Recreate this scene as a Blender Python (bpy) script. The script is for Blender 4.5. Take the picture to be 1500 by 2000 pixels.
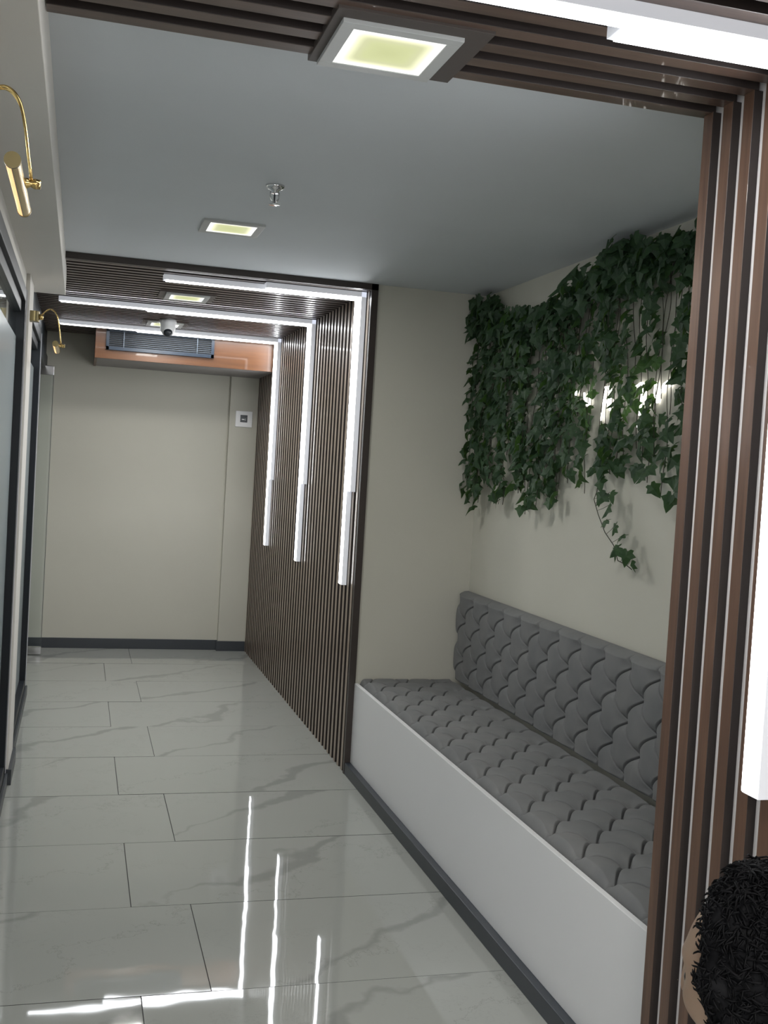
import bpy, bmesh, math, random
import numpy as np
from mathutils import Matrix, Vector
random.seed(7); rng = np.random.default_rng(7)
for o in list(bpy.data.objects): bpy.data.objects.remove(o)
SC = bpy.context.scene; COL = SC.collection

# ------------------------------------------------------------------ camera, world, light, exposure
F_PX, YAW, PITCH, ROLL, CAM_H = 2139.16, .2733, -.0404, .0596, 1.4686
fwd = Vector((math.sin(YAW)*math.cos(PITCH), math.cos(YAW)*math.cos(PITCH), math.sin(PITCH)))
rt = Vector((math.cos(YAW), -math.sin(YAW), 0)); up = rt.cross(fwd)
r2 = math.cos(ROLL)*rt + math.sin(ROLL)*up; u2 = -math.sin(ROLL)*rt + math.cos(ROLL)*up
cam = bpy.data.cameras.new('camera'); camo = bpy.data.objects.new('camera', cam); COL.objects.link(camo)
M = Matrix((r2, u2, -fwd)).transposed().to_4x4(); M.translation = Vector((0, 0, CAM_H)); camo.matrix_world = M
cam.sensor_fit = 'VERTICAL'; cam.sensor_height = 36; cam.lens = 36*F_PX/2000; cam.clip_start = .02; cam.clip_end = 60
SC.camera = camo
w = bpy.data.worlds.new('world'); SC.world = w; w.use_nodes = True
w.node_tree.nodes['Background'].inputs[0].default_value = (.55, .6, .7, 1); w.node_tree.nodes['Background'].inputs[1].default_value = .05
SC.view_settings.view_transform = 'Standard'; SC.view_settings.look = 'None'; SC.view_settings.gamma = 1
SC.view_settings.use_curve_mapping = False; SC.view_settings.exposure = 1.72
LED_POWER, PANEL_POWER, WARM_POWER, PANEL_WATTS = 5.1, .46, .34, 2.7
def area(name, loc, sx, sy, power, color):                       # rectangular light; those placed just below are added, unseen fills
    l = bpy.data.lights.new(name, 'AREA'); l.shape = 'RECTANGLE'; l.size = sx; l.size_y = sy; l.energy = power; l.color = color
    o = bpy.data.objects.new(name, l); o.location = loc; COL.objects.link(o)
area('ambient_fill', (.6, -.6, 2.26), .6, .6, 16, (1, .96, .9))  # added ambient fill behind the camera, no known fixture
area('ambient_fill', (.6, -2.2, 2.26), .6, .6, 22, (1, .96, .9))
def aim(o, target): o.rotation_euler = (Vector(target)-o.location).to_track_quat('-Z', 'Y').to_euler()
area('alcove_fill', (-.95, -1.3, 1.45), 1.7, 1.7, 14, (.93, .95, 1.)); aim(bpy.data.objects['alcove_fill'], (1.6, 3.4, 1.0))  # added soft fill from behind left, brightens the alcove
area('glass_fill', (-1.2, 2.6, 2.25), .6, 1.2, 34, (.95, .98, 1.)); area('glass_fill', (-1.2, 5.2, 2.25), .6, 1.2, 34, (.95, .98, 1.))  # added unseen fills that light the frosted glass from behind
area('ambient_fill', (2.4, -1.5, 2.26), .6, .6, 20, (1, .96, .9))  # further added ambient fill, off to the right

# ------------------------------------------------------------------ materials
def mat(name, col, rough=.5, metal=0., spec=.5, emit=None, estr=0., coat=0.):
    m = bpy.data.materials.new(name); m.use_nodes = True; b = m.node_tree.nodes['Principled BSDF']
    b.inputs['Base Color'].default_value = (*col, 1); b.inputs['Roughness'].default_value = rough
    b.inputs['Metallic'].default_value = metal; b.inputs['Specular IOR Level'].default_value = spec
    b.inputs['Coat Weight'].default_value = coat
    if emit: b.inputs['Emission Color'].default_value = (*emit, 1); b.inputs['Emission Strength'].default_value = estr
    return m
class NT:
    def __init__(s, m): s.m = m; s.t = m.node_tree; s.b = s.t.nodes['Principled BSDF']
    def n(s, typ, **kw):
        x = s.t.nodes.new(typ)
        for k, v in kw.items():
            if k.startswith('i_'):
                key = k[2:]; key = int(key) if key.isdigit() else key.replace('_', ' ')
                x.inputs[key].default_value = v
            else: setattr(x, k, v)
        return x
    def l(s, a, b): s.t.links.new(a, b)
    def math(s, op, a, b=None, c=None):
        x = s.n('ShaderNodeMath', operation=op)
        for i, v in enumerate((a, b, c)):
            if v is None: continue
            if isinstance(v, (int, float)): x.inputs[i].default_value = v
            else: s.l(v, x.inputs[i])
        return x.outputs[0]
    def ramp(s, fac, stops):
        r = s.n('ShaderNodeValToRGB'); s.l(fac, r.inputs[0]); e = r.color_ramp.elements
        while len(e) < len(stops): e.new(.5)
        for el, (p, c) in zip(e, stops): el.position = p; el.color = (*c, 1)
        return r.outputs[0]
    def bump(s, h, strength, dist=.01):
        b = s.n('ShaderNodeBump', i_Strength=strength, i_Distance=dist); s.l(h, b.inputs['Height']); s.l(b.outputs[0], s.b.inputs['Normal'])
def paint(name, col, rough=.75, var=.03):
    m = mat(name, col, rough, spec=.3); t = NT(m)
    g = t.n('ShaderNodeNewGeometry'); nz = t.n('ShaderNodeTexNoise', i_Scale=1.3, i_Detail=4.); t.l(g.outputs['Position'], nz.inputs['Vector'])
    t.l(t.ramp(nz.outputs['Fac'], [(.3, tuple(c*(1-var) for c in col)), (.7, tuple(min(1, c*(1+var)) for c in col))]), t.b.inputs['Base Color'])
    n2 = t.n('ShaderNodeTexNoise', i_Scale=180., i_Detail=2.); t.l(g.outputs['Position'], n2.inputs['Vector']); t.bump(n2.outputs['Fac'], .06, .003)
    return m
def wood(name, c0, c1, rough=.35, axis='Z', scale=1., coat=.15):
    m = mat(name, c0, rough, coat=coat); t = NT(m)
    g = t.n('ShaderNodeTexCoord'); oi = t.n('ShaderNodeObjectInfo')
    mp = t.n('ShaderNodeMapping'); s = [38*scale]*3; s['XYZ'.index(axis)] = 1.6*scale; mp.inputs['Scale'].default_value = s
    va = t.n('ShaderNodeVectorMath', operation='ADD'); sc = t.n('ShaderNodeVectorMath', operation='SCALE'); sc.inputs[0].default_value = (3, 5, 7); sc.inputs['Scale'].default_value = 1
    t.l(oi.outputs['Random'], sc.inputs['Scale']); t.l(g.outputs['Object'], va.inputs[0]); t.l(sc.outputs[0], va.inputs[1])
    t.l(va.outputs[0], mp.inputs['Vector'])
    nz = t.n('ShaderNodeTexNoise', i_Scale=1., i_Detail=6., i_Roughness=.65, i_Distortion=1.2); t.l(mp.outputs[0], nz.inputs['Vector'])
    t.l(t.ramp(nz.outputs['Fac'], [(.28, c0), (.72, c1)]), t.b.inputs['Base Color']); t.bump(nz.outputs['Fac'], .08, .002)
    return m
MWALL = paint('greige_wall_paint', (.505, .492, .425)); MCEIL = paint('white_ceiling_paint', (.57, .595, .615)); MSOF = paint('soffit_paint', (.62, .60, .56))
MFRAME = mat('light_frame', (.42, .43, .42), .4); MPANEL = mat('white_laminate', (.71, .71, .715), .32); MWHITE = mat('white_plastic', (.80, .80, .80), .35)
MWSLATZ = wood('walnut_slat_upright', (.062, .032, .021), (.150, .080, .050), .36, 'Z'); MWSLATX = wood('walnut_slat_overhead', (.050, .030, .022), (.105, .066, .050), .33, 'X')
MFSLATZ = wood('walnut_slat_far_lit', (.21, .165, .125), (.37, .29, .225), .36, 'Z')  # same walnut as the near slats, lightened: bar light put into the colour
MSIDE = mat('shaded_slat_side', (.024, .017, .015), .5); MTRIM = mat('dark_brown_trim', (.035, .026, .022), .4)
MBACKW = paint('white_backing', (.72, .69, .68)); MBACKD = mat('dark_backing', (.012, .011, .011), .7)
MBLACK = mat('black_powder_coat', (.010, .013, .018), .42, spec=.3); MSKIRT = mat('charcoal_skirting', (.028, .034, .042), .38)
MCHROME = mat('chrome', (.75, .75, .76), .12, 1.); MBRASS = mat('brass', (.62, .45, .19), .2, 1.); MBRASSD = mat('brass_cap', (.20, .165, .085), .38, 1.)
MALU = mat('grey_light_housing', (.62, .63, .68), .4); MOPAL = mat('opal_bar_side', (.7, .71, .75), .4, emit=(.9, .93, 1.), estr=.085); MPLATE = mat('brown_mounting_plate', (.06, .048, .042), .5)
MLED = mat('led_diffuser', (.9, .9, .9), .5, emit=(.92, .95, .98), estr=LED_POWER)
MNEON = mat('sign_tube', (.9, .9, .9), .5, emit=(1, .97, .92), estr=2.6)
MWARM = mat('warm_lamp_diffuser', (.9, .8, .6), .5, emit=(1, .50, .16), estr=WARM_POWER)
MGREY = mat('grey_laminate', (.20, .185, .18), .5)
MOAK = wood('orange_oak_veneer', (.074, .027, .008), (.112, .043, .013), .42, 'X', .8)
MGRILL = mat('blue_black_grille', (.014, .024, .040), .4); MLOUV = mat('grille_louver', (.10, .12, .145), .35, .3)
MDARK = mat('dark_plastic', (.02, .025, .03), .3)
MTRANS = mat('clear_glass_dark', (.9, .95, .95), .02); MTRANS.node_tree.nodes['Principled BSDF'].inputs['Transmission Weight'].default_value = 1.
MFILM = mat('frosted_film', (.31, .34, .35), .26, spec=.9)
MFAB = mat('grey_velvet', (.085, .088, .092), .85, spec=.25)
tr_ = MFILM.node_tree; _t = tr_.nodes.new('ShaderNodeBsdfTranslucent'); _t.inputs[0].default_value = (.50, .53, .54, 1); _m = tr_.nodes.new('ShaderNodeMixShader'); _m.inputs[0].default_value = .4
tr_.links.new(tr_.nodes['Principled BSDF'].outputs[0], _m.inputs[1]); tr_.links.new(_t.outputs[0], _m.inputs[2]); tr_.links.new(_m.outputs[0], tr_.nodes['Material Output'].inputs[0])
t = NT(MFAB); t.b.inputs['Sheen Weight'].default_value = .08; t.b.inputs['Sheen Roughness'].default_value = .5
g = t.n('ShaderNodeNewGeometry'); nz = t.n('ShaderNodeTexNoise', i_Scale=9., i_Detail=6.); t.l(g.outputs['Position'], nz.inputs['Vector'])
t.l(t.ramp(nz.outputs['Fac'], [(.3, (.148, .152, .154)), (.75, (.184, .184, .182))]), t.b.inputs['Base Color'])
n2 = t.n('ShaderNodeTexNoise', i_Scale=700., i_Detail=2.); t.l(g.outputs['Position'], n2.inputs['Vector']); t.bump(n2.outputs['Fac'], .15, .001)
# marble tile
MTILE = mat('polished_marble_tile', (.5, .5, .48), .03, spec=.42); t = NT(MTILE)
tc = t.n('ShaderNodeTexCoord'); oi = t.n('ShaderNodeObjectInfo'); rnd = oi.outputs['Random']
sc = t.n('ShaderNodeVectorMath', operation='SCALE'); sc.inputs[0].default_value = (31, 17, 11); t.l(rnd, sc.inputs['Scale'])
ad = t.n('ShaderNodeVectorMath', operation='ADD'); t.l(tc.outputs['Object'], ad.inputs[0]); t.l(sc.outputs[0], ad.inputs[1])
sx = t.n('ShaderNodeSeparateXYZ'); t.l(tc.outputs['Object'], sx.inputs[0])
nA = t.n('ShaderNodeTexNoise', i_Scale=2.1, i_Detail=5., i_Roughness=.5); t.l(ad.outputs[0], nA.inputs['Vector'])
nB = t.n('ShaderNodeTexNoise', i_Scale=1.1, i_Detail=3.); t.l(ad.outputs[0], nB.inputs['Vector'])
nC = t.n('ShaderNodeTexNoise', i_Scale=3.3, i_Detail=9., i_Roughness=.7); t.l(ad.outputs[0], nC.inputs['Vector'])
perp = t.math('ADD', t.math('MULTIPLY', sx.outputs[0], .64), t.math('MULTIPLY', sx.outputs[1], -.77))
off = t.math('MULTIPLY', t.math('SUBTRACT', rnd, .5), .5)
d1 = t.math('ABSOLUTE', t.math('ADD', t.math('ADD', perp, off), t.math('MULTIPLY', t.math('SUBTRACT', nA.outputs['Fac'], .5), .55)))
wid = t.math('MULTIPLY', t.math('POWER', nB.outputs['Fac'], 3.), .20)
m1 = t.math('MULTIPLY', t.math('SMOOTH_MIN', t.math('MULTIPLY', t.math('MAXIMUM', t.math('SUBTRACT', wid, d1), 0), 45.), 1., .4), .42)
d2 = t.math('ABSOLUTE', t.math('ADD', t.math('ADD', perp, t.math('MULTIPLY', off, -1.1)), t.math('MULTIPLY', t.math('SUBTRACT', nC.outputs['Fac'], .5), 1.1)))
m2 = t.math('MULTIPLY', t.math('MAXIMUM', t.math('SUBTRACT', 1., t.math('MULTIPLY', d2, 210.)), 0), .7)
d3 = t.math('ABSOLUTE', t.math('SUBTRACT', t.math('ADD', t.math('MULTIPLY', sx.outputs[1], .45), t.math('MULTIPLY', t.math('SUBTRACT', nC.outputs['Fac'], .5), .9)), t.math('MULTIPLY', off, .7)))
m3 = t.math('MULTIPLY', t.math('MULTIPLY', t.math('MAXIMUM', t.math('SUBTRACT', 1., t.math('MULTIPLY', d3, 240.)), 0), .45), nB.outputs['Fac'])
mm = t.math('MINIMUM', t.math('MAXIMUM', m1, t.math('MAXIMUM', m2, m3)), 1.)
cl = t.n('ShaderNodeMapRange', i_1=.3, i_2=.7, i_3=.96, i_4=1.04); t.l(nB.outputs['Fac'], cl.inputs[0])
mx = t.n('ShaderNodeMix', data_type='RGBA'); mx.inputs[6].default_value = (.325, .333, .312, 1); mx.inputs[7].default_value = (.145, .148, .145, 1); t.l(mm, mx.inputs[0])
t.l(mx.outputs[2], t.b.inputs['Base Color'])
nW = t.n('ShaderNodeTexNoise', i_Scale=6., i_Detail=1.); t.l(ad.outputs[0], nW.inputs['Vector']); t.bump(nW.outputs['Fac'], .05, .01)
MGROUT = mat('grey_grout', (.05, .05, .05), .9)
# light panel: edge lit, yellower towards the middle
MPANELLIGHT = mat('square_led_diffuser', (.12, .12, .10), .6, spec=.2); t = NT(MPANELLIGHT)
tc = t.n('ShaderNodeTexCoord'); sx = t.n('ShaderNodeSeparateXYZ'); t.l(tc.outputs['Generated'], sx.inputs[0])
ax = t.math('ABSOLUTE', t.math('SUBTRACT', sx.outputs[0], .5)); ay = t.math('ABSOLUTE', t.math('SUBTRACT', sx.outputs[1], .5))
dd = t.math('MULTIPLY', t.math('SMOOTH_MAX', ax, ay, .15), 2.)
t.l(t.ramp(dd, [(.0, (.84, .89, .42)), (.45, (.95, 1, .50)), (.74, (1, 1, .64)), (.92, (1, 1, .95))]), t.b.inputs['Emission Color'])
t.l(t.n('ShaderNodeMapRange').outputs[0], t.b.inputs['Emission Strength']); mr = t.t.nodes[-1]; t.l(dd, mr.inputs[0])
mr.inputs[1].default_value = .62; mr.inputs[2].default_value = 1.; mr.inputs[3].default_value = .2; mr.inputs[4].default_value = PANEL_POWER
# leaves
def leafmat(name, c0, c1):
    m = mat(name, c0, .5, spec=.35); t = NT(m); g = t.n('ShaderNodeNewGeometry')
    nz = t.n('ShaderNodeTexNoise', i_Scale=24., i_Detail=3.); t.l(g.outputs['Position'], nz.inputs['Vector'])
    r = t.ramp(nz.outputs['Fac'], [(.3, c0), (.7, c1)]); t.l(r, t.b.inputs['Base Color'])
    tr = t.n('ShaderNodeBsdfTranslucent'); tr.inputs[0].default_value = (.10, .22, .03, 1); mx = t.n('ShaderNodeMixShader'); mx.inputs[0].default_value = .28
    out = t.t.nodes['Material Output']; t.l(t.b.outputs[0], mx.inputs[1]); t.l(tr.outputs[0], mx.inputs[2]); t.l(mx.outputs[0], out.inputs[0])
    return m
MLEAF = leafmat('ivy_leaf', (.018, .042, .024), (.045, .090, .042)); MSTEM = mat('vine_stem', (.03, .028, .016), .7)
MSKIN = mat('skin', (.27, .185, .13), .55); MSKIN.node_tree.nodes['Principled BSDF'].inputs['Subsurface Weight'].default_value = .1
MHAIR = mat('black_hair', (.0035, .0035, .0042), .65, spec=.10); MSHIRT = mat('dark_shirt', (.03, .035, .05), .8); MTROU = mat('grey_trousers', (.06, .06, .065), .8); MEYE = mat('eye', (.02, .015, .012), .2)

# ------------------------------------------------------------------ object helpers
WM = {}                                                           # world matrix of every parent
def put(o, parent=None, loc=None, rot=None):
    if o.name not in COL.objects: COL.objects.link(o)
    if loc is not None: o.location = loc
    if rot is not None: o.rotation_euler = rot
    if parent is not None:
        o.parent = parent; o.matrix_parent_inverse = WM[parent.name].inverted()
    from mathutils import Euler
    WM[o.name] = Matrix.Translation(o.location) @ Euler(o.rotation_euler).to_matrix().to_4x4()
    return o
def tag(o, label=None, cat=None, group=None, kind=None):
    for k, v in (('label', label), ('category', cat), ('group', group), ('kind', kind)):
        if v: o[k] = v
    return o
def thing(name, loc, label, cat, group=None, kind=None):
    return tag(put(bpy.data.objects.new(name, None), None, loc), label, cat, group, kind)
def bm_obj(name, bm, m, parent=None, loc=None, smooth=False, label=None):
    me = bpy.data.meshes.new(name); bmesh.ops.recalc_face_normals(bm, faces=bm.faces); bm.to_mesh(me); bm.free()
    for x in (m if isinstance(m, (list, tuple)) else [m]): me.materials.append(x)
    if smooth:
        for p in me.polygons: p.use_smooth = True
    o = put(bpy.data.objects.new(name, me), parent, loc)
    if label: o['label'] = label
    return o
def add_box(bm, x0, x1, y0, y1, z0, z1, bev=0., mi=0):
    r = bmesh.ops.create_cube(bm, size=1.)
    bmesh.ops.scale(bm, vec=(x1-x0, y1-y0, z1-z0), verts=r['verts']); bmesh.ops.translate(bm, vec=((x0+x1)/2, (y0+y1)/2, (z0+z1)/2), verts=r['verts'])
    fs = {f for v in r['verts'] for f in v.link_faces}
    for f in fs: f.material_index = mi
    if bev > 0: bmesh.ops.bevel(bm, geom=list({e for v in r['verts'] for e in v.link_edges}), offset=bev, segments=2, affect='EDGES', profile=.5)
def box(name, b, m, parent=None, bev=0., local=False, label=None):
    """axis-aligned box; local=True puts the origin at its centre (texture space, sharing)."""
    bm = bmesh.new(); x0, x1, y0, y1, z0, z1 = b; loc = None
    if local:
        loc = ((x0+x1)/2, (y0+y1)/2, (z0+z1)/2); add_box(bm, x0-loc[0], x1-loc[0], y0-loc[1], y1-loc[1], z0-loc[2], z1-loc[2], bev)
    else: add_box(bm, *b, bev)
    return bm_obj(name, bm, m, parent, loc, label=label)
def boxes(name, bs, m, parent=None, bev=0., label=None):
    bm = bmesh.new()
    for b in bs: add_box(bm, *b, bev)
    return bm_obj(name, bm, m, parent, label=label)
def add_tube(bm, pts, r, n=8, cap=True):
    pts = [Vector(p) for p in pts]; rings = []
    rs = r if isinstance(r, (list, tuple)) else [r]*len(pts)
    prev = None
    for i, p in enumerate(pts):
        d = (pts[min(i+1, len(pts)-1)]-pts[max(i-1, 0)]).normalized()
        if prev is None:
            a = d.cross(Vector((0, 0, 1)));  a = a if a.length > .05 else d.cross(Vector((1, 0, 0)))
        else: a = prev-d*prev.dot(d)
        a.normalize(); prev = a; b = d.cross(a)
        rings.append([bm.verts.new(p+rs[i]*(math.cos(2*math.pi*k/n)*a+math.sin(2*math.pi*k/n)*b)) for k in range(n)])
    for A, B in zip(rings, rings[1:]):
        for k in range(n): bm.faces.new((A[k], A[(k+1) % n], B[(k+1) % n], B[k]))
    if cap: bm.faces.new(rings[0][::-1]); bm.faces.new(rings[-1])
def tube(name, pts, r, m, parent=None, n=10, label=None):
    bm = bmesh.new(); add_tube(bm, pts, r, n); return bm_obj(name, bm, m, parent, smooth=True, label=label)
def lathe(name, prof, m, parent, loc, n=24, axis='Z', smooth=True, label=None):
    bm = bmesh.new(); rings = []
    for r, z in prof:
        if r < 1e-5: rings.append([bm.verts.new((0, 0, z))])
        else: rings.append([bm.verts.new((r*math.cos(2*math.pi*k/n), r*math.sin(2*math.pi*k/n), z)) for k in range(n)])
    for A, B in zip(rings, rings[1:]):
        for k in range(n):
            a, b, c, d = A[k % len(A)], A[(k+1) % len(A)], B[(k+1) % len(B)], B[k % len(B)]
            vs = []
            for v in (a, b, c, d):
                if v not in vs: vs.append(v)
            if len(vs) > 2: bm.faces.new(vs)
    if axis != 'Z':
        bmesh.ops.rotate(bm, verts=bm.verts, cent=(0, 0, 0), matrix=Matrix.Rotation(math.pi/2, 3, 'Y' if axis == 'X' else 'X'))
    bmesh.ops.translate(bm, verts=bm.verts, vec=loc)
    return bm_obj(name, bm, m, parent, smooth=smooth, label=label)
def share(src, name, loc, parent, rot=None, scale=None):
    o = bpy.data.objects.new(name, src.data); put(o, parent, loc, rot)
    if scale is not None: o.scale = scale
    return o
def struct(name, b, m, label, bev=0.): return tag(box(name, b, m, None, bev), label, None, None, 'structure')
def sroot(name, label): return tag(put(bpy.data.objects.new(name, None), None, (0, 0, 0)), label, None, None, 'structure')

# ------------------------------------------------------------------ plan of the place (metres)
XS, XB = 1.285, 1.31           # slat face / backing on the right
YA, YN, YBK = 5.02, 2.175, 8.37   # far slat edge, near slat edge, end wall
ZN, ZF, ZC = 2.28, 2.30, 2.325 # near slat face, far slat face, white ceiling
XAL = 1.862                    # alcove rear wall
XF, XG = -.247, -.285          # partition frame face / glass plane
XSF, ZSF, YSF = -.10, 2.20, 5.50   # soffit edge, underside, end

# floor
floor = tag(box('floor', (-2.2, 4.2, -4, 8.6, -.08, -.003), MGROUT), 'polished grey marble tile floor of the corridor', None, None, 'structure')
bm = bmesh.new(); add_box(bm, -.5985, .5985, -.2987, .2987, -.012, 0); tile0 = None
for f in bm.faces: f.material_index = 0 if f.calc_center_median().z > -.001 else 1
for i in range(-1, 16):
    yc = 8.3616-.6*i-.3; xj = .4185 if i % 2 == 0 else .2281
    for k in (-2, -1, 0, 1, 2):
        xc = xj+1.2*k+.6
        if xc < -1.75 or (xc > 1.9 and i < 11): continue
        loc = (xc, yc, rng.normal(0, .0002))
        if tile0 is None: tile0 = bm_obj('floor_tile', bm, [MTILE, MGROUT], floor, loc)
        else: share(tile0, 'floor_tile', loc, floor, (rng.normal(0, .0007), rng.normal(0, .0007), 0))
# shell
struct('ceiling', (-2.2, 4.2, -4, 8.6, ZC+.0, ZC+.12), MCEIL, 'plain white painted ceiling over the bench alcove')
struct('wall_back', (-2.2, XB+.1, YBK, YBK+.12, 0, ZC), MWALL, 'greige end wall of the corridor under the air conditioner')
struct('wall_back_return', (1.078, XB, YBK-.045, YBK, 0, ZC), MWALL, 'narrow greige wall strip holding the thermostat, beside the slats')
struct('wall_alcove_end', (XB-.002, XAL+.12, YA, YA+.1, 0, ZC), MWALL, 'greige end wall of the bench alcove beside the far slats')
struct('wall_alcove', (XAL, XAL+.12, YN-.1, YA, 0, ZC), MWALL, 'greige rear wall of the bench alcove behind the ivy')
struct('wall_alcove_near', (XB+.04, XAL+.12, YN-.12, YN-.02, 0, ZC), MWALL, 'greige near wall of the bench alcove behind the walnut slats')
struct('wall_right', (XB, XB+.06, YA+.1, YBK, 0, ZC), MBACKD, 'dark backing wall behind the far vertical slats')
struct('wall_right_near', (XS+.0206, XB+.04, -.5, YN-.005, 0, ZC), MBACKW, 'white backing wall behind the near walnut slats')
struct('wall_front', (-2.2, 4.2, -4.1, -4, 0, ZC), MWALL, 'wall behind the camera')
struct('wall_outer_right', (4.1, 4.2, -4, -.5, 0, ZC), MWALL, 'right wall of the reception behind the camera')
struct('wall_inner_right', (XB, 4.2, -.52, -.5, 0, ZC), MWALL, 'reception wall returning behind the slats')
struct('wall_left_room', (-2.2, -2.1, -4, 8.5, 0, ZC), MWALL, 'far wall of the room behind the glass partition')
struct('baseboard_back', (-.35, 1.09, YBK-.014, YBK, 0, .075), MSKIRT, 'black skirting along the end wall', .002)
struct('baseboard_return', (1.066, XS, YBK-.059, YBK-.045, 0, .075), MSKIRT, 'black skirting on the wall strip under the thermostat', .002)
struct('wall_left_light_stop', (-2.2, XF-.02, 6.78, 6.84, 0, ZC), MWALL, 'unseen wall added behind the glass to stop light reaching the far doorway')  # added to keep the glass fills from spilling into the corridor
# soffit
struct('wall_soffit', (XF-.02, XSF, -2.5, YSF, ZSF, ZC), MSOF, 'boxed soffit over the glass partition on the left', .002)

# slats ------------------------------------------------------------------
def slat_set(name, label, xz, m, y0, n, pitch, width, axis, trim=None):
    """upright slats on the right wall or overhead slats along X; each slat is its own object."""
    root = sroot(name, label); first = None
    for k in range(n):
        yc = y0+pitch*k
        if axis == 'Z':
            x0, x1, z0, z1 = xz; b = (x0, x1, yc-width/2, yc+width/2, z0, z1)
        else:
            x0, x1, z0, z1 = xz[:4]; b = (x0, x1, yc-width/2, yc+width/2, z0, z1)
            if len(xz) > 4 and yc < YSF: b = (XSF+.002, x1, b[2], b[3], z0, z1)
        loc = ((b[0]+b[1])/2, yc, (b[4]+b[5])/2); key = round(b[1]-b[0], 3)
        if first is None or first[0] != key:
            o = box('slat', b, m, root, .0012, local=True); first = (key, o); o.data.materials.append(MSIDE)   # side faces darker, their shade put into the colour
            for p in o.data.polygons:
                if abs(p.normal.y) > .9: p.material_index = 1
        else: share(first[1], 'slat', loc, root)
    return root
P = .0757
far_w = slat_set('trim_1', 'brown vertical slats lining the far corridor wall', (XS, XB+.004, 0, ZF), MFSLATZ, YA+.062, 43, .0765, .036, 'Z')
box('edge_trim', (XS-.004, XB+.003, YA-.012, YA+.012, 0, ZC), MTRIM, far_w)
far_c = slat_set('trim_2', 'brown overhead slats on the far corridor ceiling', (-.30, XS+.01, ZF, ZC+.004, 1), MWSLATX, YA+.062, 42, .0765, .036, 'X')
boxes('backing_board', [(XSF+.001, XB, YA, YSF+.01, ZC-.003, ZC+.01), (-.32, XB, YSF+.01, YBK, ZC-.003, ZC+.01)], MBACKD, far_c)
box('edge_trim', (XSF+.001, XB+.003, YA-.012, YA+.012, ZF-.004, ZC), MTRIM, far_c)
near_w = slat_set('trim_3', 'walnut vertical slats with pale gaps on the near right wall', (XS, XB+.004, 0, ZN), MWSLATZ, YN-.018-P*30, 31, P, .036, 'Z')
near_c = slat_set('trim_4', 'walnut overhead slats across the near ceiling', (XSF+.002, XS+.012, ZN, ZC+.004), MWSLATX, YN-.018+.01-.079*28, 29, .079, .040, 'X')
box('backing_board', (XSF+.001, XB, -.2, YN, ZC-.003, ZC+.01), MBACKD, near_c)

# LED bars ----------------------------------------------------------------
def led(xs, yc, ze, zface, label):
    o = thing('led_light_bar', (xs, yc, zface), label, 'light', 'L shaped light bars on the slats')
    hw, h, d = .0265, .025, .003
    xw = XS                                                       # wall run
    boxes('housing', [(xs, xw, yc-hw, yc+hw, zface-h, zface), (xw-h, xw, yc-hw, yc+hw, ze, zface)], MOPAL, o, .0008)
    boxes('diffuser', [(xs+.012, xw-h-d, yc-hw+.003, yc+hw-.003, zface-h-d, zface-h+.001), (xw-h-d, xw-h+.001, yc-hw+.003, yc+hw-.003, ze+.004, zface-h)], MLED, o)
    return o
for base, zf, names, runs in ((2.175, ZN, 'nearest walnut arch', None), (YA, ZF, 'front', None), (YA+1.125, ZF, 'middle', None), (YA+2.26, ZF, 'rear', None)):
    if base < 3:
        led(.87, 1.795, .885, zf, 'white light bar on the near walnut slats whose grey end cap shows on the ceiling')
        led(-.05, 1.737, 1.34, zf, 'white ceiling light bar running on past the grey end cap of its neighbour')
    elif base == YA:
        led(.335, base+.195, .884, zf, 'white light bar of the front far pair, longer on the wall')
        led(.80, base+.125, 1.343, zf, 'white light bar of the front far pair, shorter on the wall')
    elif base == YA+1.125:
        led(.32, base+.235, .884, zf, 'white light bar of the middle far pair, longer on the wall')
        led(-.15, base+.165, 1.345, zf, 'white light bar of the middle far pair, shorter on the wall')
    else:
        led(.32, base+.235, .882, zf, 'white light bar of the rear far pair by the end wall, longer on the wall')
        led(-.17, base+.165, 1.34, zf, 'white light bar of the rear far pair by the end wall, shorter on the wall')

# square ceiling lights -----------------------------------------------------
def panel(xc, yc, z, s, label, plate=None):
    o = thing('ceiling_light', (xc, yc, z), label, 'light', 'square ceiling lights')
    if plate:
        px0, px1, py0, py1 = plate; box('mounting_plate', (px0, px1, py0, py1, z-.006, z+.012), MPLATE, o, .001); z -= .006
    h, e = s/2, s/2-.026
    boxes('frame', [(xc-h, xc+h, yc-h, yc-e, z-.008, z+.002), (xc-h, xc+h, yc+e, yc+h, z-.008, z+.002), (xc-h, xc-e, yc-e, yc+e, z-.008, z+.002), (xc+e, xc+h, yc-e, yc+e, z-.008, z+.002)], MFRAME, o, .001)
    box('diffuser', (xc-e, xc+e, yc-e, yc+e, z-.006, z-.002), MPANELLIGHT, o)
    area('panel_lamp', (xc, yc, z-.0085), 2*e, 2*e, PANEL_WATTS, (1, .99, .95))
panel(.537, 2.083, ZN, .232, 'square ceiling light on a brown plate in the near slats', (.403, .70, 1.93, 2.205))
panel(.503, 4.125, ZC, .222, 'square ceiling light in the white ceiling above the bench alcove')
panel(.498, 5.83, ZF, .222, 'square ceiling light in the far slats between the front and middle light bars', (.355, .64, 5.70, 5.96))
panel(.48, 7.12, ZF, .222, 'square ceiling light in the far slats behind the dome camera', (.34, .62, 6.99, 7.25))

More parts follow.
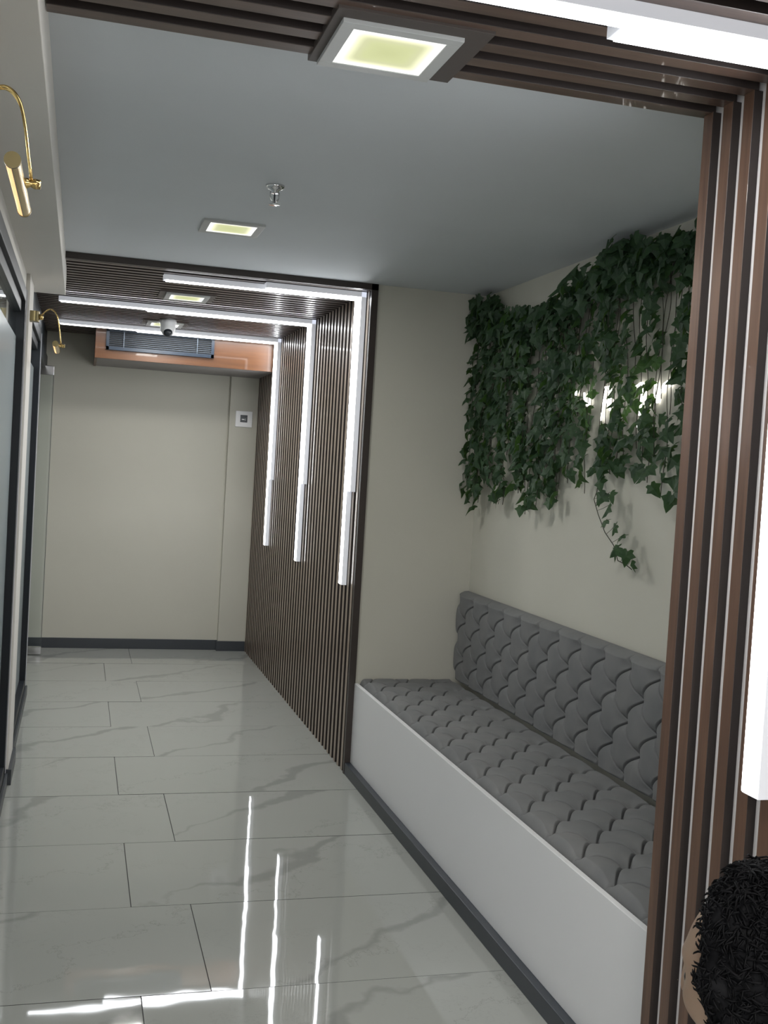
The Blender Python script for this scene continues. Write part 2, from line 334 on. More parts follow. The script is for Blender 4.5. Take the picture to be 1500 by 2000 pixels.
# left partition -------------------------------------------------------------
def window(name, y0, y1, label, clear_top=True):
    o = sroot(name, label)
    zt, zi, zb = 2.13, 2.03, .10
    boxes('frame', [(XF-.08, XF, y0, y1, zt-.055, zt), (XF-.08, XF-.016, y0, y1, zi, zt-.052), (XF-.08, XF, y0, y0+.07, 0, zt-.05), (XF-.08, XF, y1-.07, y1, 0, zt-.05), (XF-.08, XF, y0, y1, 0, zb)], MBLACK, o, .002)
    box('pane', (XG-.004, XG+.004, y0+.05, y1-.05, zb-.01, zi+.01), MTRANS, o)
    box('frosted_film', (XG+.0042, XG+.0056, y0+.055, y1-.055, zb-.008, 1.925), MFILM, o)
    box('edge_strip', (XF-.004, XF+.003, y1-.006, y1+.004, 0, zt), MALU, o)
    return o
window('window_1', 1.2, 4.93, 'frosted glass partition in a black frame before the white pilaster')
window('window_2', 5.28, 6.75, 'narrow frosted glass partition in a black frame beyond the white pilaster')
struct('wall_left', (XF-.1, XF+.012, 4.935, 5.275, 0, ZSF), MSOF, 'pale pilaster between the glass partitions carrying a brass lamp', .002)
struct('wall_left_upper', (XF-.1, XF-.005, -2.5, YSF, 2.13, ZSF), MSOF, 'wall strip above the glass partition')
struct('wall_left_upper_far', (XF-.1, XF-.02, YSF, YBK, 2.13, ZC), MBLACK, 'black header above the far glass door')
struct('wall_left_near', (-2.2, XF, 1.1, 1.2, 0, ZC), MSOF, 'left wall beside the camera')
struct('baseboard_left', (XF+.0, XF+.026, 4.93, 5.30, 0, .07), MSKIRT, 'black skirting at the foot of the pale pilaster', .002)
struct('baseboard_left_far', (XF, XF+.012, 5.30, 6.76, 0, .055), MSKIRT, 'black skirting under the far glass partition', .002)
struct('baseboard_left_near', (XF, XF+.012, 1.2, 4.93, 0, .055), MSKIRT, 'black skirting under the near glass partition', .002)
d = sroot('door_1', 'open clear glass door with chrome corner patches at the corridor end')
yd = 8.05
box('pane', (-.80, -.202, yd-.005, yd+.005, .012, 2.03), MTRANS, d, .001)
box('edge_gasket', (-.202, -.199, yd-.006, yd+.006, .012, 2.03), MDARK, d)
for z0, z1, nm in ((.008, .062, 'bottom_patch_fitting'), (1.975, 2.04, 'top_patch_fitting')):
    box(nm, (-.29, -.198, yd-.016, yd+.016, z0, z1), MCHROME, d, .003, label='chrome corner patch')
box('door_frame', (XF-.09, XF-.01, 6.80, 6.86, 0, 2.13), MBLACK, d, .002)
box('door_header', (XF-.09, XF-.01, 6.80, YBK-.001, 2.03, 2.13), MBLACK, d, .002)

# brass picture lamps ----------------------------------------------------------
def brass_lamp(y, z, label):
    o = thing('brass_wall_lamp', (XF, y, z), label, 'lamp', 'brass wall lamps'); x = XF
    # half round wall mount
    bm = bmesh.new(); n = 14
    prof = [(0, -.032), (.02, -.032)]+[(.02+.032*math.sin(a), -.032*math.cos(a)) for a in np.linspace(0, math.pi, n)[1:-1]]+[(.02, .032), (0, .032)]
    A = [bm.verts.new((x+px, y+py, z-.022)) for px, py in prof]; B = [bm.verts.new((x+px, y+py, z+.022)) for px, py in prof]
    for i in range(len(A)): j = (i+1) % len(A); bm.faces.new((A[i], A[j], B[j], B[i]))
    bm.faces.new(A[::-1]); bm.faces.new(B); bm_obj('wall_mount', bm, MBRASSD, o)
    lathe('pivot', [(0, -.012), (.008, -.012), (.010, 0), (.008, .012), (0, .012)], MBRASS, o, (x+.058, y, z), 14)
    ctrl = [(.056, .0), (.070, .020), (.090, .036), (.108, .033), (.124, .012), (.134, -.030), (.140, -.070), (.146, -.106)]
    for dy in (-.009, .009):
        pts = []
        for i in range(len(ctrl)-1):
            p0, p1, p2, p3 = ctrl[max(i-1, 0)], ctrl[i], ctrl[i+1], ctrl[min(i+2, len(ctrl)-1)]
            for s in np.linspace(0, 1, 6)[:-1]:
                q = [.5*((2*b)+(-a+c)*s+(2*a-5*b+4*c-d_)*s*s+(-a+3*b-3*c+d_)*s**3) for a, b, c, d_ in zip(p0, p1, p2, p3)]
                k = min(1, q[0]/.11-.4) if q[0] < .15 else 1
                pts.append((x+q[0], y+dy*max(.15, min(1, (q[0]-.05)*14)), z+q[1]))
        pts.append((x+.146, y+dy*.6, z-.110)); tube('arm', pts, .0028, MBRASS, o, 8)
    lathe('swivel', [(0, -.016), (.008, -.016), (.009, -.006), (.006, 0), (.009, .006), (.008, .016), (0, .016)], MBRASS, o, (x+.146, y, z-.117), 14, 'X')
    # lamp head: tube along Y with a lit slot facing the wall
    xc, zc, R, L = x+.127, z-.126, .0120, .36; bm = bmesh.new(); n = 24
    a0, a1 = math.radians(188), math.radians(262)
    angs = list(np.linspace(a1, a0+2*math.pi, n)); ring = []
    for yy in (y-L/2, y+L/2): ring.append([bm.verts.new((xc+R*math.cos(a), yy, zc+R*math.sin(a))) for a in angs])
    for i in range(n-1): bm.faces.new((ring[0][i], ring[0][i+1], ring[1][i+1], ring[1][i]))
    for rr in ring: bm.faces.new(rr)
    bm_obj('lamp_head', bm, MBRASS, o)
    for yy, nm in ((y-L/2-.003, 'end_cap'), (y+L/2+.003, 'end_cap')):
        lathe(nm, [(0, -.003), (R+.0008, -.003), (R+.0008, .003), (0, .003)], MBRASSD, o, (xc, yy, zc), 24, 'Y', smooth=False)
    p0 = (xc+R*.93*math.cos(a0), zc+R*.93*math.sin(a0)); p1 = (xc+R*.93*math.cos(a1), zc+R*.93*math.sin(a1)); bm = bmesh.new(); am = (a0+a1)/2
    pr = [(xc+R*.97*math.cos(a), zc+R*.97*math.sin(a)) for a in np.linspace(a0, a1, 7)]
    A = [bm.verts.new((px, y-L/2, pz)) for px, pz in pr]; B = [bm.verts.new((px, y+L/2, pz)) for px, pz in pr]
    for i in range(6): bm.faces.new((A[i], A[i+1], B[i+1], B[i]))
    bm.faces.new(A[::-1]); bm.faces.new(B); bm_obj('lamp_diffuser', bm, MWARM, o, label='glowing warm strip')
brass_lamp(1.98, 2.031, 'large brass arm lamp nearest the camera, hanging below the soffit')
brass_lamp(5.03, 2.033, 'small brass arm lamp on the pale pilaster between the glass partitions')

# air conditioner bulkhead --------------------------------------------------------
AY = 7.60
o = thing('air_conditioner_bulkhead', (.66, 8.0, 2.087), 'orange oak boxed air conditioner with a dark grille on the end wall', 'air conditioner')
box('front_panel', (.066, XS-.022, AY, AY+.018, 2.087, ZF-.002), MOAK, o, .001, local=True)
box('side_panel', (.066, .084, AY+.018, YBK-.001, 2.087, ZF-.002), MOAK, o, .001)
box('bottom_panel', (.084, XS-.002, AY+.018, YBK-.047, 2.087, 2.104), MGREY, o, label='grey underside panel')
gx0, gx1, gz0, gz1 = .135, .853, 2.146, 2.282
gf = boxes('grille_frame', [(gx0, gx1, AY-.014, AY-.001, gz0, gz0+.024), (gx0, gx1, AY-.014, AY-.001, gz1-.012, gz1), (gx0, gx0+.02, AY-.014, AY-.001, gz0, gz1), (gx1-.02, gx1, AY-.014, AY-.001, gz0, gz1)], MGRILL, o, .001)
box('grille_back', (gx0+.01, gx1-.01, AY-.004, AY-.0005, gz0+.01, gz1-.005), MBACKD, o)
for k in range(8): 
    zc = gz0+.032+k*.0125
    lv = box('louver', (gx0+.018, gx1-.018, -.003, .003, -.0011, .0011), MLOUV, None); lv.location = (0, AY-.009, zc); lv.rotation_euler = (-.5, 0, 0); put(lv, gf, (0, AY-.009, zc), (-.5, 0, 0))
for xx in (gx0+.115, gx1-.115): box('divider', (xx-.003, xx+.003, AY-.0145, AY-.005, gz0+.02, gz1-.01), MLOUV, gf)

# dome camera
cx, cy = .488, 6.93
o = thing('dome_camera', (cx, cy, ZF), 'white dome security camera under the far slatted ceiling', 'camera')
lathe('base', [(0, 0), (.052, 0), (.052, -.022), (.047, -.032), (.046, -.045)], MWHITE, o, (cx, cy, ZF))
lathe('housing', [(.046, -.03), (.047, -.05), (.043, -.072), (.033, -.09), (.018, -.099), (0, -.101)], MWHITE, o, (cx, cy, ZF))
bm = bmesh.new(); bmesh.ops.create_uvsphere(bm, u_segments=18, v_segments=10, radius=.029); bmesh.ops.translate(bm, verts=bm.verts, vec=(cx, cy-.022, ZF-.078)); bm_obj('lens', bm, MDARK, o, smooth=True)
# sprinkler
cx, cy = .547, 3.43
o = thing('fire_sprinkler', (cx, cy, ZC), 'chrome fire sprinkler head on the white ceiling', 'sprinkler')
lathe('escutcheon', [(0, 0), (.030, 0), (.029, -.006), (.022, -.012), (.013, -.016), (.012, -.024), (0, -.024)], MCHROME, o, (cx, cy, ZC))
for s in (-1, 1): tube('frame_arm', [(cx+s*.013, cy, ZC-.02), (cx+s*.0135, cy, ZC-.036), (cx+s*.009, cy, ZC-.046), (cx+s*.003, cy, ZC-.052)], .0022, MCHROME, o, 8)
tube('glass_bulb', [(cx, cy, ZC-.022), (cx, cy, ZC-.03), (cx, cy, ZC-.044), (cx, cy, ZC-.05)], [.0015, .0027, .0027, .0015], MDARK, o)
lathe('deflector', [(0, -.05), (.006, -.052), (.009, -.056), (.018, -.058), (.018, -.0595), (0, -.0595)], MCHROME, o, (cx, cy, ZC))
# thermostat
yw = YBK-.045
o = thing('thermostat', (1.186, yw, 1.72), 'square white thermostat plate with a dark screen on the end wall', 'thermostat')
box('plate', (1.122, 1.250, yw-.011, yw, 1.712, 1.833), MWHITE, o, .003)
box('screen', (1.158, 1.212, yw-.0125, yw-.010, 1.748, 1.803), MDARK, o, .001)
boxes('screen_marks', [(1.169, 1.189, yw-.0132, yw-.0123, 1.766, 1.773), (1.194, 1.1985, yw-.0132, yw-.0123, 1.771, 1.7755), (1.194, 1.1985, yw-.0132, yw-.0123, 1.7625, 1.767)], MWHITE, o)

# ------------------------------------------------------------------ tufted bench
bench = thing('tufted_bench', (1.55, 3.6, 0), 'long built-in bench with grey button-tufted velvet seat and backrest over a white panel', 'bench')
box('front_panel', (XB, XB+.018, YN-.02, YA-.001, .055, .436), MPANEL, bench, .0015)
box('skirting', (XS-.002, XB+.016, YN+.003, YA-.012, 0, .055), MSKIRT, bench, .002)
box('seat_base', (XB+.018, XAL-.002, YN-.018, YA-.001, .05, .41), MPANEL, bench)
def tuft(name, s0, s1, t0, t1, sref, tref, rows, dt, depth, place, parent, step=.0017, ds=.19, delta=.021, H1=.020, H2=.004):
    """button-tufted padded sheet: s along the wall, t across; button rows start at tref, every second row half a pitch over."""
    ns, nt = int((s1-s0)/step), int((t1-t0)/step)
    S, T = np.meshgrid(np.linspace(s0, s1, ns), np.linspace(t0, t1, nt), indexing='ij')
    r = (T-tref)/dt; rc = np.clip(r, 0, rows-1)
    p = (S-sref-delta*np.abs(np.sin(np.pi*r)))/ds; q = rc/2
    # beyond the last row the pleats run straight on from each button
    u, v = p+q, p-q
    gr = math.hypot(1/ds, .5/dt)
    du, dv = np.abs(u-np.round(u))/gr, np.abs(v-np.round(v))/gr; dc = np.minimum(du, dv)
    pit = np.zeros_like(S)                                         # folds pull down towards each button
    for k in range(rows):
        pb = (S-sref)/ds-(k % 2)*.5; tb = (r-k)*dt
        for j in (-1, 0, 1):
            sb = (pb-np.round(pb)+j)*ds; pit += np.exp(-(np.where(sb > 0, sb/.044, sb/.016))**2-(tb/.025)**2)
    pill = (np.abs(np.sin(np.pi*u))*np.abs(np.sin(np.pi*v)))**.7
    h = H1*(1-pit)+H2*pill-.021*np.exp(-(dc/.0033)**2)
    e = np.minimum.reduce([S-s0, s1-S, T-t0, t1-T]); k = np.clip(e/.016, 0, 1); rnd = np.sqrt(1-(1-k)**2)
    hh = depth*rnd+h*np.clip(e/.02, .1, 1)
    co = place(S.ravel(), T.ravel(), hh.ravel())
    idx = np.arange(ns*nt).reshape(ns, nt)
    f = np.stack([idx[:-1, :-1], idx[1:, :-1], idx[1:, 1:], idx[:-1, 1:]], -1).reshape(-1, 4)
    # closed back
    bi = np.concatenate([idx[:, 0], idx[-1, 1:], idx[-2::-1, -1], idx[0, -2:0:-1]])
    base = place(S.ravel()[bi], T.ravel()[bi], np.zeros(len(bi))); nb = len(co)
    co = np.vstack([co, base]); j = np.arange(len(bi)); j2 = (j+1) % len(bi)
    f2 = np.stack([bi[j], nb+j, nb+j2, bi[j2]], -1); f = np.vstack([f, f2])
    me = bpy.data.meshes.new(name); me.from_pydata(co.tolist(), [], f.tolist()); me.materials.append(MFAB)
    me.polygons.foreach_set('use_smooth', np.ones(len(f), bool)); me.update()
    bm = bmesh.new(); bm.from_mesh(me); bmesh.ops.recalc_face_normals(bm, faces=bm.faces); bm.to_mesh(me); bm.free()
    o = put(bpy.data.objects.new(name, me), parent)
    first = None
    for k in range(rows):
        y = sref+(ds/2 if k % 2 else 0); y -= ds*math.floor((y-s0)/ds)
        while y < s1-.02:
            if y > s0+.03:
                c = place(np.array([y]), np.array([tref+k*dt]), np.array([depth-.001]))[0]
                if first is None:
                    bm = bmesh.new(); bmesh.ops.create_uvsphere(bm, u_segments=10, v_segments=6, radius=.0095)
                    sc = (.45, 1, 1) if name == 'backrest' else (1, 1, .45)
                    bmesh.ops.scale(bm, verts=bm.verts, vec=sc); first = bm_obj('button', bm, MFAB, o, c, True)
                else: share(first, 'button', c, o)
            y += ds
    return o
tuft('seat_cushion', YN-.01, YA-.004, XB+.022, 1.80, 3.034, 1.36, 5, .0893, .040, lambda s, t, h: np.stack([t, s, .400+h], 1), bench)
tuft('backrest', YN-.01, YA-.004, .452, .893, 3.28, .483, 5, .0918, .038, lambda s, t, h: np.stack([XAL-.006-h, s, t], 1), bench)

# ------------------------------------------------------------------ ivy
def leaf_mesh(curl, fold, wob):
    half = [(0, 0), (.16, .16), (.36, .13), (.34, -.06), (.60, -.26), (.33, -.46), (.20, -.74), (0, -1.05)]
    pts = half+[(-x*wob, y) for x, y in half[-2:0:-1]]
    vs = [(x, y, -fold*abs(x)-curl*(y+.35)**2+.04*math.sin(7*x+3*y)) for x, y in pts]; vs.append((0, -.36, .05)); c = len(vs)-1
    return vs, [(c, i, (i+1) % (len(vs)-1)) for i in range(len(vs)-1)]
LM = [leaf_mesh(.25, .25, 1.), leaf_mesh(.5, .5, .9), leaf_mesh(-.2, .35, 1.1), leaf_mesh(.7, .15, .85)]
top_pts = [(5.10, 2.30), (5.03, 2.31), (4.85, 2.26), (4.64, 2.19), (4.47, 2.19), (4.24, 2.17), (4.06, 2.15), (4.0, 2.19), (3.82, 2.23), (3.7, 2.24), (3.57, 2.27), (3.51, 2.285), (3.38, 2.27), (3.23, 2.25), (2.6, 2.24)]
bot_pts = [(5.10, 1.375), (4.99, 1.305), (4.81, 1.29), (4.62, 1.335), (4.44, 1.343), (4.26, 1.297), (4.19, 1.323), (3.99, 1.364), (3.955, 1.447), (3.886, 1.459), (3.745, 1.415), (3.687, 1.455), (3.51, 1.478), (3.363, 1.491), (3.254, 1.451), (3.15, 1.405), (3.065, 1.369), (2.6, 1.35)]
def interp(pts, y): p = sorted(pts); return float(np.interp(y, [a for a, _ in p], [b for _, b in p]))
gaps = [((4.60, 1.95), (4.63, 1.62), .018), ((4.05, 1.62), (4.03, 1.36), .020), ((3.90, 2.12), (3.92, 1.95), .02), ((3.60, 2.1), (3.62, 1.93), .018), ((4.31, 1.99), (4.36, 1.80), .035), ((4.36, 1.80), (4.40, 1.66), .03), ((3.70, 1.86), (3.77, 1.59), .035), ((3.25, 2.15), (3.262, 1.985), .05), ((3.262, 1.985), (3.245, 1.85), .045), ((3.245, 1.85), (3.235, 1.72), .035), ((3.483, 2.08), (3.476, 1.90), .022), ((4.766, 1.58), (4.785, 1.40), .03)]
strokes = [[(3.93, 1.815), (3.935, 1.795)], [(3.86, 1.80), (3.85, 1.77), (3.825, 1.75), (3.81, 1.775)], [(3.685, 1.815), (3.695, 1.76), (3.705, 1.69)], [(3.70, 1.745), (3.645, 1.768), (3.638, 1.725)], [(3.66, 1.815), (3.655, 1.79)],
           [(3.53, 1.785), (3.525, 1.765)], [(3.455, 1.80), (3.42, 1.812), (3.405, 1.79), (3.415, 1.70)], [(3.38, 1.755), (3.37, 1.73)], [(3.318, 1.81), (3.322, 1.775), (3.30, 1.74)], [(3.285, 1.77), (3.262, 1.80), (3.235, 1.808), (3.225, 1.79)], [(3.43, 1.68), (3.42, 1.66)]]
def segd(p, a, b):
    p, a, b = map(np.array, (p, a, b)); d = b-a; s = np.clip(np.dot(p-a, d)/max(np.dot(d, d), 1e-9), 0, 1); return np.linalg.norm(p-a-s*d)
ivy = thing('ivy_curtain', (XAL-.04, 4.0, 2.2), 'wide curtain of dark artificial ivy hanging on the alcove wall above the bench', 'plant')
leaves = []
def add_leaf(y, z, xo, size=None, free=False):
    k_ = 1.84/(XAL-xo)                                              # gaps run along the way one looks into the alcove
    if not free:
        for a, b, wd in gaps:
            if segd((y*k_, CAM_H+(z-.02-CAM_H)*k_), a, b) < (wd+.016)*random.uniform(.7, 1.05): return
        for st in strokes:
            for a, b in zip(st, st[1:]):
                if segd((y*k_, CAM_H+(z-.022-CAM_H)*k_), a, b) < .024 and random.random() < .78: return
    size = size or random.uniform(.042, .064)
    nx = Vector((-1, random.gauss(.05, .6), random.gauss(.25, .5))).normalized()
    dn = Vector((0, random.gauss(0, .6), -1)); dn = (dn-nx*dn.dot(nx)).normalized(); side = (-dn).cross(nx)
    R = Matrix((side, -dn, nx)).transposed()
    leaves.append((Vector((XAL-xo, min(y, YA-.012-abs(xo)*0), z)), R, size, random.randrange(4)))
ys = np.concatenate([np.arange(2.95, 5.0, .038)+rng.normal(0, .012, len(np.arange(2.95, 5.0, .038)))])
for k, y0 in enumerate(ys):
    zt = interp(top_pts, y0)+random.uniform(-.02, .01); zb = interp(bot_pts, y0)+abs(random.gauss(0, .07))-.015
    if random.random() < .3: zb += random.uniform(.05, .3)
    pts = []; z = zt; y = y0; xo = random.uniform(.03, .06); ph = random.uniform(0, 6); i = 0
    while z > zb:
        yy = y+.018*math.sin(z*7+ph)+.01*math.sin(z*19+ph*2); x2 = max(.024, xo+.018*math.sin(z*5+ph))
        pts.append((XAL-x2, min(yy, YA-.01), z))
        if z > zb+.03:
            add_leaf(yy+(.022 if i % 2 else -.022)*random.uniform(.4, 1.4), z+random.uniform(-.01, .012), x2+random.uniform(.002, .035))
            if z > zt-.12: add_leaf(yy+random.gauss(0, .03), z+random.uniform(-.02, .03), x2+random.uniform(.02, .075), random.uniform(.05, .072))
        z -= random.uniform(.021, .034); i += 1
    if len(pts) > 2: tube('vine', pts, .0014, MSTEM, ivy, 5)
# bunch in the upper left corner, and ragged tops
for k in range(55): add_leaf(random.uniform(4.72, 4.99), random.uniform(2.12, 2.30)-.0, random.uniform(.02, .11), random.uniform(.05, .07))
for k in range(90):
    y = random.uniform(3.0, 3.65); add_leaf(y, interp(top_pts, y)+random.uniform(-.12, .03), random.uniform(.03, .12), random.uniform(.05, .075))
leaves.sort(key=lambda l: l[0].x+random.gauss(0, .012))
me0 = []
for vs, fs in LM:
    me = bpy.data.meshes.new('leaf'); me.from_pydata(vs, [], fs); me.materials.append(MLEAF); me0.append(me)
for p, R, s, k in leaves[:300]:
    o = bpy.data.objects.new('leaf', me0[k]); o.scale = (s, s, s); put(o, ivy, p, R.to_euler())
V, Fc = [], []
for p, R, s, k in leaves[300:]:
    vs, fs = LM[k]; b = len(V); V += [tuple(p+R @ (Vector(v)*s)) for v in vs]; Fc += [tuple(b+i for i in f) for f in fs]
me = bpy.data.meshes.new('foliage'); me.from_pydata(V, [], Fc); me.materials.append(MLEAF)
tag(put(bpy.data.objects.new('foliage', me), ivy), kind='stuff')
wp = [(XAL-.03, y, interp(top_pts, y)-.03) for y in np.linspace(2.9, 4.98, 16)]; tube('hanging_wire', wp, .002, mat('pale_wire', (.6, .6, .58), .5), ivy, 6, 'pale wire the ivy hangs from')
# long trailing sprig
sp = thing('ivy_sprig', (XAL-.05, 3.61, 1.48), 'single thin ivy sprig trailing below the curtain towards the bench', 'plant')
tail = [(3.609, 1.475), (3.612, 1.43), (3.632, 1.399), (3.59, 1.346), (3.529, 1.286), (3.457, 1.246), (3.419, 1.196), (3.36, 1.188), (3.317, 1.176)]
tube('vine', [(XAL-.055, y, z) for y, z in tail], .0016, MSTEM, sp, 6)
for (y, z), (vy, vz) in zip([(3.576, 1.475), (3.555, 1.425), (3.528, 1.424), (3.493, 1.43), (3.49, 1.385), (3.499, 1.335), (3.434, 1.318), (3.37, 1.289), (3.435, 1.235), (3.405, 1.245), (3.337, 1.236), (3.311, 1.205)],
                           [(3.611, 1.45), (3.62, 1.415), (3.63, 1.40), (3.62, 1.385), (3.60, 1.36), (3.56, 1.317), (3.52, 1.28), (3.47, 1.255), (3.45, 1.24), (3.44, 1.22), (3.40, 1.195), (3.35, 1.187)]):
    n0 = len(leaves); add_leaf(y, z, .065, random.uniform(.046, .056), True); p, R, s, k = leaves.pop()
    o = bpy.data.objects.new('leaf', me0[k]); o.scale = (s, s, s); put(o, sp, p, R.to_euler())
    tube('leaf_stalk', [(XAL-.055, vy, vz), (XAL-.06, (vy+y)/2, (vz+z)/2-.002), (XAL-.065, y, z)], .0008, MSTEM, sp, 5)
# glowing sign behind the leaves
ns = thing('glowing_sign', (XAL-.02, 3.6, 1.75), 'white glowing tube sign on the wall half hidden by the ivy', 'sign')
for st in strokes: tube('letter_stroke', [(XAL-.012, y, z) for y, z in st], .0042, MNEON, ns, 8)

#PERSON
# ------------------------------------------------------------------ the child in the corner, facing away towards the corridor
def skin_mesh(verts, edges, radii, root=0, sub=2):
    me = bpy.data.meshes.new('tmp'); me.from_pydata(verts, edges, []); o = bpy.data.objects.new('tmp', me); COL.objects.link(o)
    o.modifiers.new('s', 'SKIN'); md = o.modifiers.new('u', 'SUBSURF'); md.levels = md.render_levels = sub
    sv = me.skin_vertices[0].data
    for i, r in enumerate(radii): sv[i].radius = r if isinstance(r, tuple) else (r, r); sv[i].use_root = (i == root)
    dg = bpy.context.evaluated_depsgraph_get(); ev = o.evaluated_get(dg).to_mesh()
    V = [tuple(v.co) for v in ev.vertices]; F = [tuple(p.vertices) for p in ev.polygons]
    o.evaluated_get(dg).to_mesh_clear(); bpy.data.objects.remove(o); return V, F
def head_dirs(nu=64, nv=48):
    D, F = [], []
    for j in range(nv+1):
        th = math.pi*j/nv
        for i in range(nu):
            ph = 2*math.pi*i/nu; D.append((math.sin(th)*math.cos(ph), math.sin(th)*math.sin(ph), math.cos(th)))
    for j in range(nv):
        for i in range(nu):
            q = [j*nu+i, (j+1)*nu+i, (j+1)*nu+(i+1) % nu, j*nu+(i+1) % nu]
            F.append(tuple(q))
    return np.array(D), F
def head_shape(D, grow=0.):
    """skull and face of a small child; x forward, y left, z up."""
    x, y, z = D[:, 0].copy(), D[:, 1].copy(), D[:, 2].copy()
    low = np.clip(-z, 0, 1); sy = .074*(1-.30*low**1.6); sxb = .098*(1-.45*low**1.3); sxf = .090*(1-.10*low**2)
    P = np.stack([np.where(x > 0, sxf*x, sxb*x), sy*y, .104*z], 1)
    def g(cy, cz, s, sz=None): return np.exp(-((y-cy)/s)**2-((z-cz)/(sz or s))**2)*(x > 0)
    d = .007*(g(.48, -.34, .26)+g(-.48, -.34, .26))               # cheeks
    d += -.007*(g(.36, -.02, .15, .12)+g(-.36, -.02, .15, .12))     # eye sockets
    d += .016*g(0, -.26, .085, .11)+.006*g(0, -.10, .07, .14)        # nose
    d += .005*g(0, -.56, .20, .07)+.006*g(0, -.80, .2, .12)-.003*g(0, -.68, .2, .05)+.004*g(0, .18, .5, .1)   # mouth, chin, brow
    P += D*d[:, None]
    return P+D*grow
hp = Vector((.778, 1.059, .911))
yaw = math.atan2(.80, -.60); HR = Matrix.Rotation(yaw, 3, 'Z') @ Matrix.Rotation(.10, 3, 'Y')
person = thing('person', (hp.x, hp.y, 0), 'child with thick dark hair standing by the near walnut slats, facing away along the corridor', 'person')
fx, fy = math.cos(yaw), math.sin(yaw); lx, ly = -fy, fx
def bp(f, l, z): return (hp.x-.012*fx+f*fx+l*lx, hp.y-.012*fy+f*fy+l*ly, z)
sk = [bp(0, 0, .50), bp(0, 0, .60), bp(0, 0, .71), bp(-.005, 0, .785), bp(0, 0, .825), bp(.012, 0, .87)]
rd = [(.082, .066), (.076, .062), (.086, .064), (.06, .05), .036, .040]; ed = [(0, 1), (1, 2), (2, 3), (3, 4), (4, 5)]
for s in (-1, 1):
    b = len(sk); sk += [bp(0, s*.055, .44), bp(.005, s*.062, .26), bp(-.008, s*.062, .075), bp(.0, s*.064, .034), bp(.075, s*.072, .024)]
    rd += [.062, .043, .028, .030, .024]; ed += [(0, b), (b, b+1), (b+1, b+2), (b+2, b+3), (b+3, b+4)]
    b = len(sk); sk += [bp(-.005, s*.105, .765), bp(-.015, s*.135, .635), bp(.015, s*.14, .52), bp(.022, s*.14, .485), bp(.03, s*.138, .455)]
    rd += [.038, .029, .021, (.012, .022), (.011, .022)]; ed += [(3, b), (b, b+1), (b+1, b+2), (b+2, b+3), (b+3, b+4)]
V, F = skin_mesh(sk, ed, rd, 0)
D, HF = head_dirs(); HP = head_shape(D)
def add_part(v, f):
    b = len(V); V.extend(v); F.extend([tuple(b+i for i in q) for q in f])
add_part([tuple(hp+HR @ Vector(p)) for p in HP], HF)
for s in (-1, 1):                                                  # ears
    E_ = []
    for q in D:
        p = Vector((q[0]*.017, q[1]*.008, q[2]*.027)); p.y += s*.006*(1-(q[0]**2+q[2]**2))*-1
        p = Matrix.Rotation(s*.5, 3, 'Z') @ p; E_.append(tuple(hp+HR @ (Vector((-.012, s*.075, -.012))+p)))
    add_part(E_, HF)
for s in (-1, 1):                                                  # fingers
    for k, (dl, ln) in enumerate(((-.016, .036), (-.005, .041), (.006, .038), (.016, .030))):
        v, f = skin_mesh([bp(.030+dl, s*.138, .452), bp(.034+dl*1.1, s*.136, .452-ln*.5), bp(.040+dl*1.1, s*.128, .452-ln)], [(0, 1), (1, 2)], [.0062, .0058, .0048], 0, 1); add_part(v, f)
    v, f = skin_mesh([bp(.034, s*.136, .482), bp(.052, s*.130, .464), bp(.058, s*.126, .444)], [(0, 1), (1, 2)], [.0075, .0065, .0052], 0, 1); add_part(v, f)
me = bpy.data.meshes.new('body'); me.from_pydata(V, [], F); me.update()
tmp = bpy.data.objects.new('tmp_body', me); COL.objects.link(tmp)
md = tmp.modifiers.new('r', 'REMESH'); md.mode = 'VOXEL'; md.voxel_size = .0042; sm = tmp.modifiers.new('s', 'SMOOTH'); sm.iterations = 3; sm.factor = .5
dg = bpy.context.evaluated_depsgraph_get(); me2 = bpy.data.meshes.new_from_object(tmp.evaluated_get(dg)); bpy.data.objects.remove(tmp)
me2.name = 'body'; me2.materials.clear(); me2.materials.append(MSKIN)
for p in me2.polygons: p.use_smooth = True
body = put(bpy.data.objects.new('body', me2), person)
for s in (-1, 1):
    bm = bmesh.new(); bmesh.ops.create_uvsphere(bm, u_segments=14, v_segments=8, radius=.0095); c = hp+HR @ Vector((.0715, s*.029, -.004))
    bmesh.ops.translate(bm, verts=bm.verts, vec=c); bm_obj('eye', bm, MEYE, person, smooth=True)
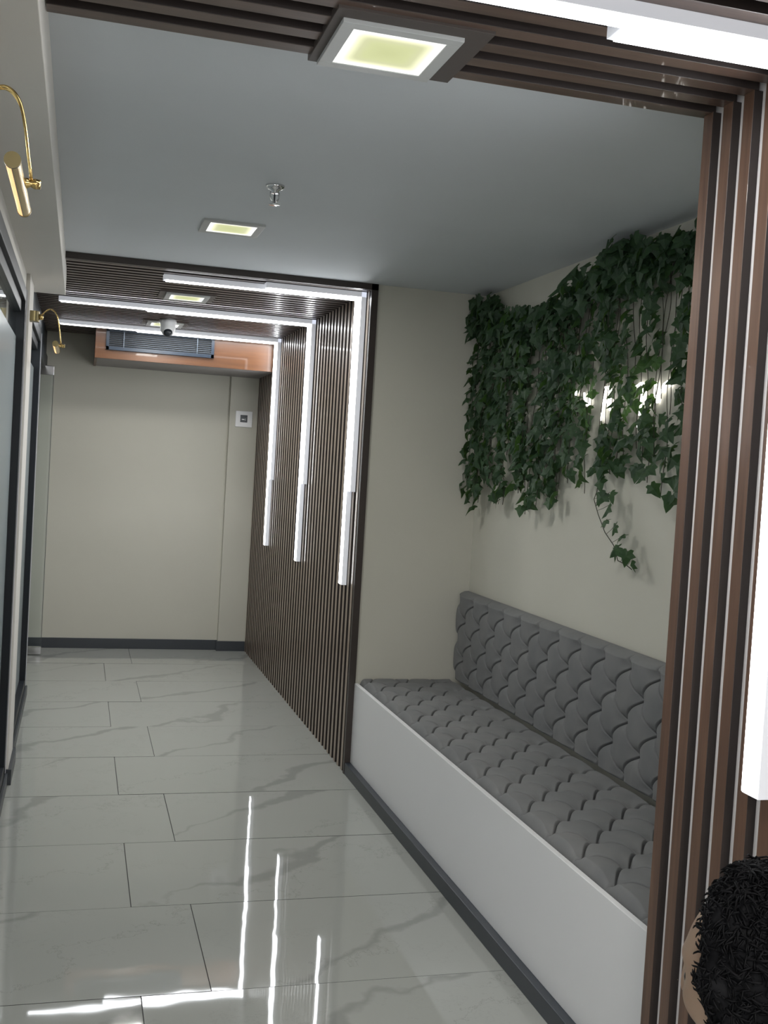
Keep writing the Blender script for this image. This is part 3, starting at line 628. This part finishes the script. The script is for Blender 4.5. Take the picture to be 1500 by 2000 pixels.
# hair: lumpy cap with loose locks
from mathutils import noise
keep = []
for i, d in enumerate(D):
    keep.append(d[0] < .60-.50*max(0, -d[2]) and d[2] > -.66)
HV = []
for d, p in zip(D, head_shape(D)):
    q = Vector(p); th = min(1., max(.15, (.62-.50*max(0, -d[2])-d[0])/.28)); n = noise.noise(Vector(d)*3.2)*.015+noise.noise(Vector(d)*12.)*.006
    HV.append(tuple(hp+HR @ (q+Vector(d)*(.018+n)*th)))
bm = bmesh.new(); bv = [bm.verts.new(v) for v in HV]
inner = [bm.verts.new(tuple(hp+HR @ Vector(p*.985))) for p in head_shape(D)]
for q in HF:
    if all(keep[i] for i in q) and len({tuple(np.round(D[i], 5)) for i in q}) >= 3:
        vs = []
        for i in q:
            if bv[i] not in vs: vs.append(bv[i])
        try: bm.faces.new(vs)
        except ValueError: pass
ks = [i for i in range(len(D)) if keep[i] and D[i][0] < .52-.48*max(0, -D[i][2])]
for i in range(5200):
    k = random.choice(ks); d = Vector(D[k]); n0 = Vector(HV[k])
    tn = (HR @ d).cross(Vector((random.gauss(0, 1), random.gauss(0, 1), random.gauss(0, 1)))).normalized()
    dn = HR @ d; L = random.uniform(.010, .024)*(1 if d.x < .2 else .6)
    add_tube(bm, [n0-dn*.008, n0+dn*L*.12+tn*L*.25, n0+dn*L*.16+tn*L*.65, n0+dn*L*.02+tn*L], [.0016, .0016, .0013, .0004], 3)
bmesh.ops.delete(bm, geom=[v for v in bm.verts if not v.link_faces], context='VERTS')
bm_obj('hair', bm, MHAIR, person, smooth=True)
def cloth(name, idx, pad, m, cut):
    mp = {a: i for i, a in enumerate(idx)}; v = [sk[a] for a in idx]; e = [(mp[a], mp[b]) for a, b in ed if a in mp and b in mp]
    r = [tuple(x+pad for x in rd[a]) if isinstance(rd[a], tuple) else (rd[a]+pad, rd[a]+pad) for a in idx]
    vv, ff = skin_mesh(v, e, r, 0); me = bpy.data.meshes.new(name); me.from_pydata(vv, [], ff); me.materials.append(m); me.update()
    for p in me.polygons: p.use_smooth = True
    put(bpy.data.objects.new(name, me), person)
cloth('shirt', [0, 1, 2, 3, 11, 12, 16+0, 16+1, 21, 22] if False else [1, 0, 2, 3, 11, 12, 21, 22], .010, MSHIRT, None)
cloth('trousers', [0, 6, 7, 8, 16, 17, 18], .009, MTROU, None)
for b in (9, 19): cloth('shoe', [b, b+1], .010, MDARK, None)
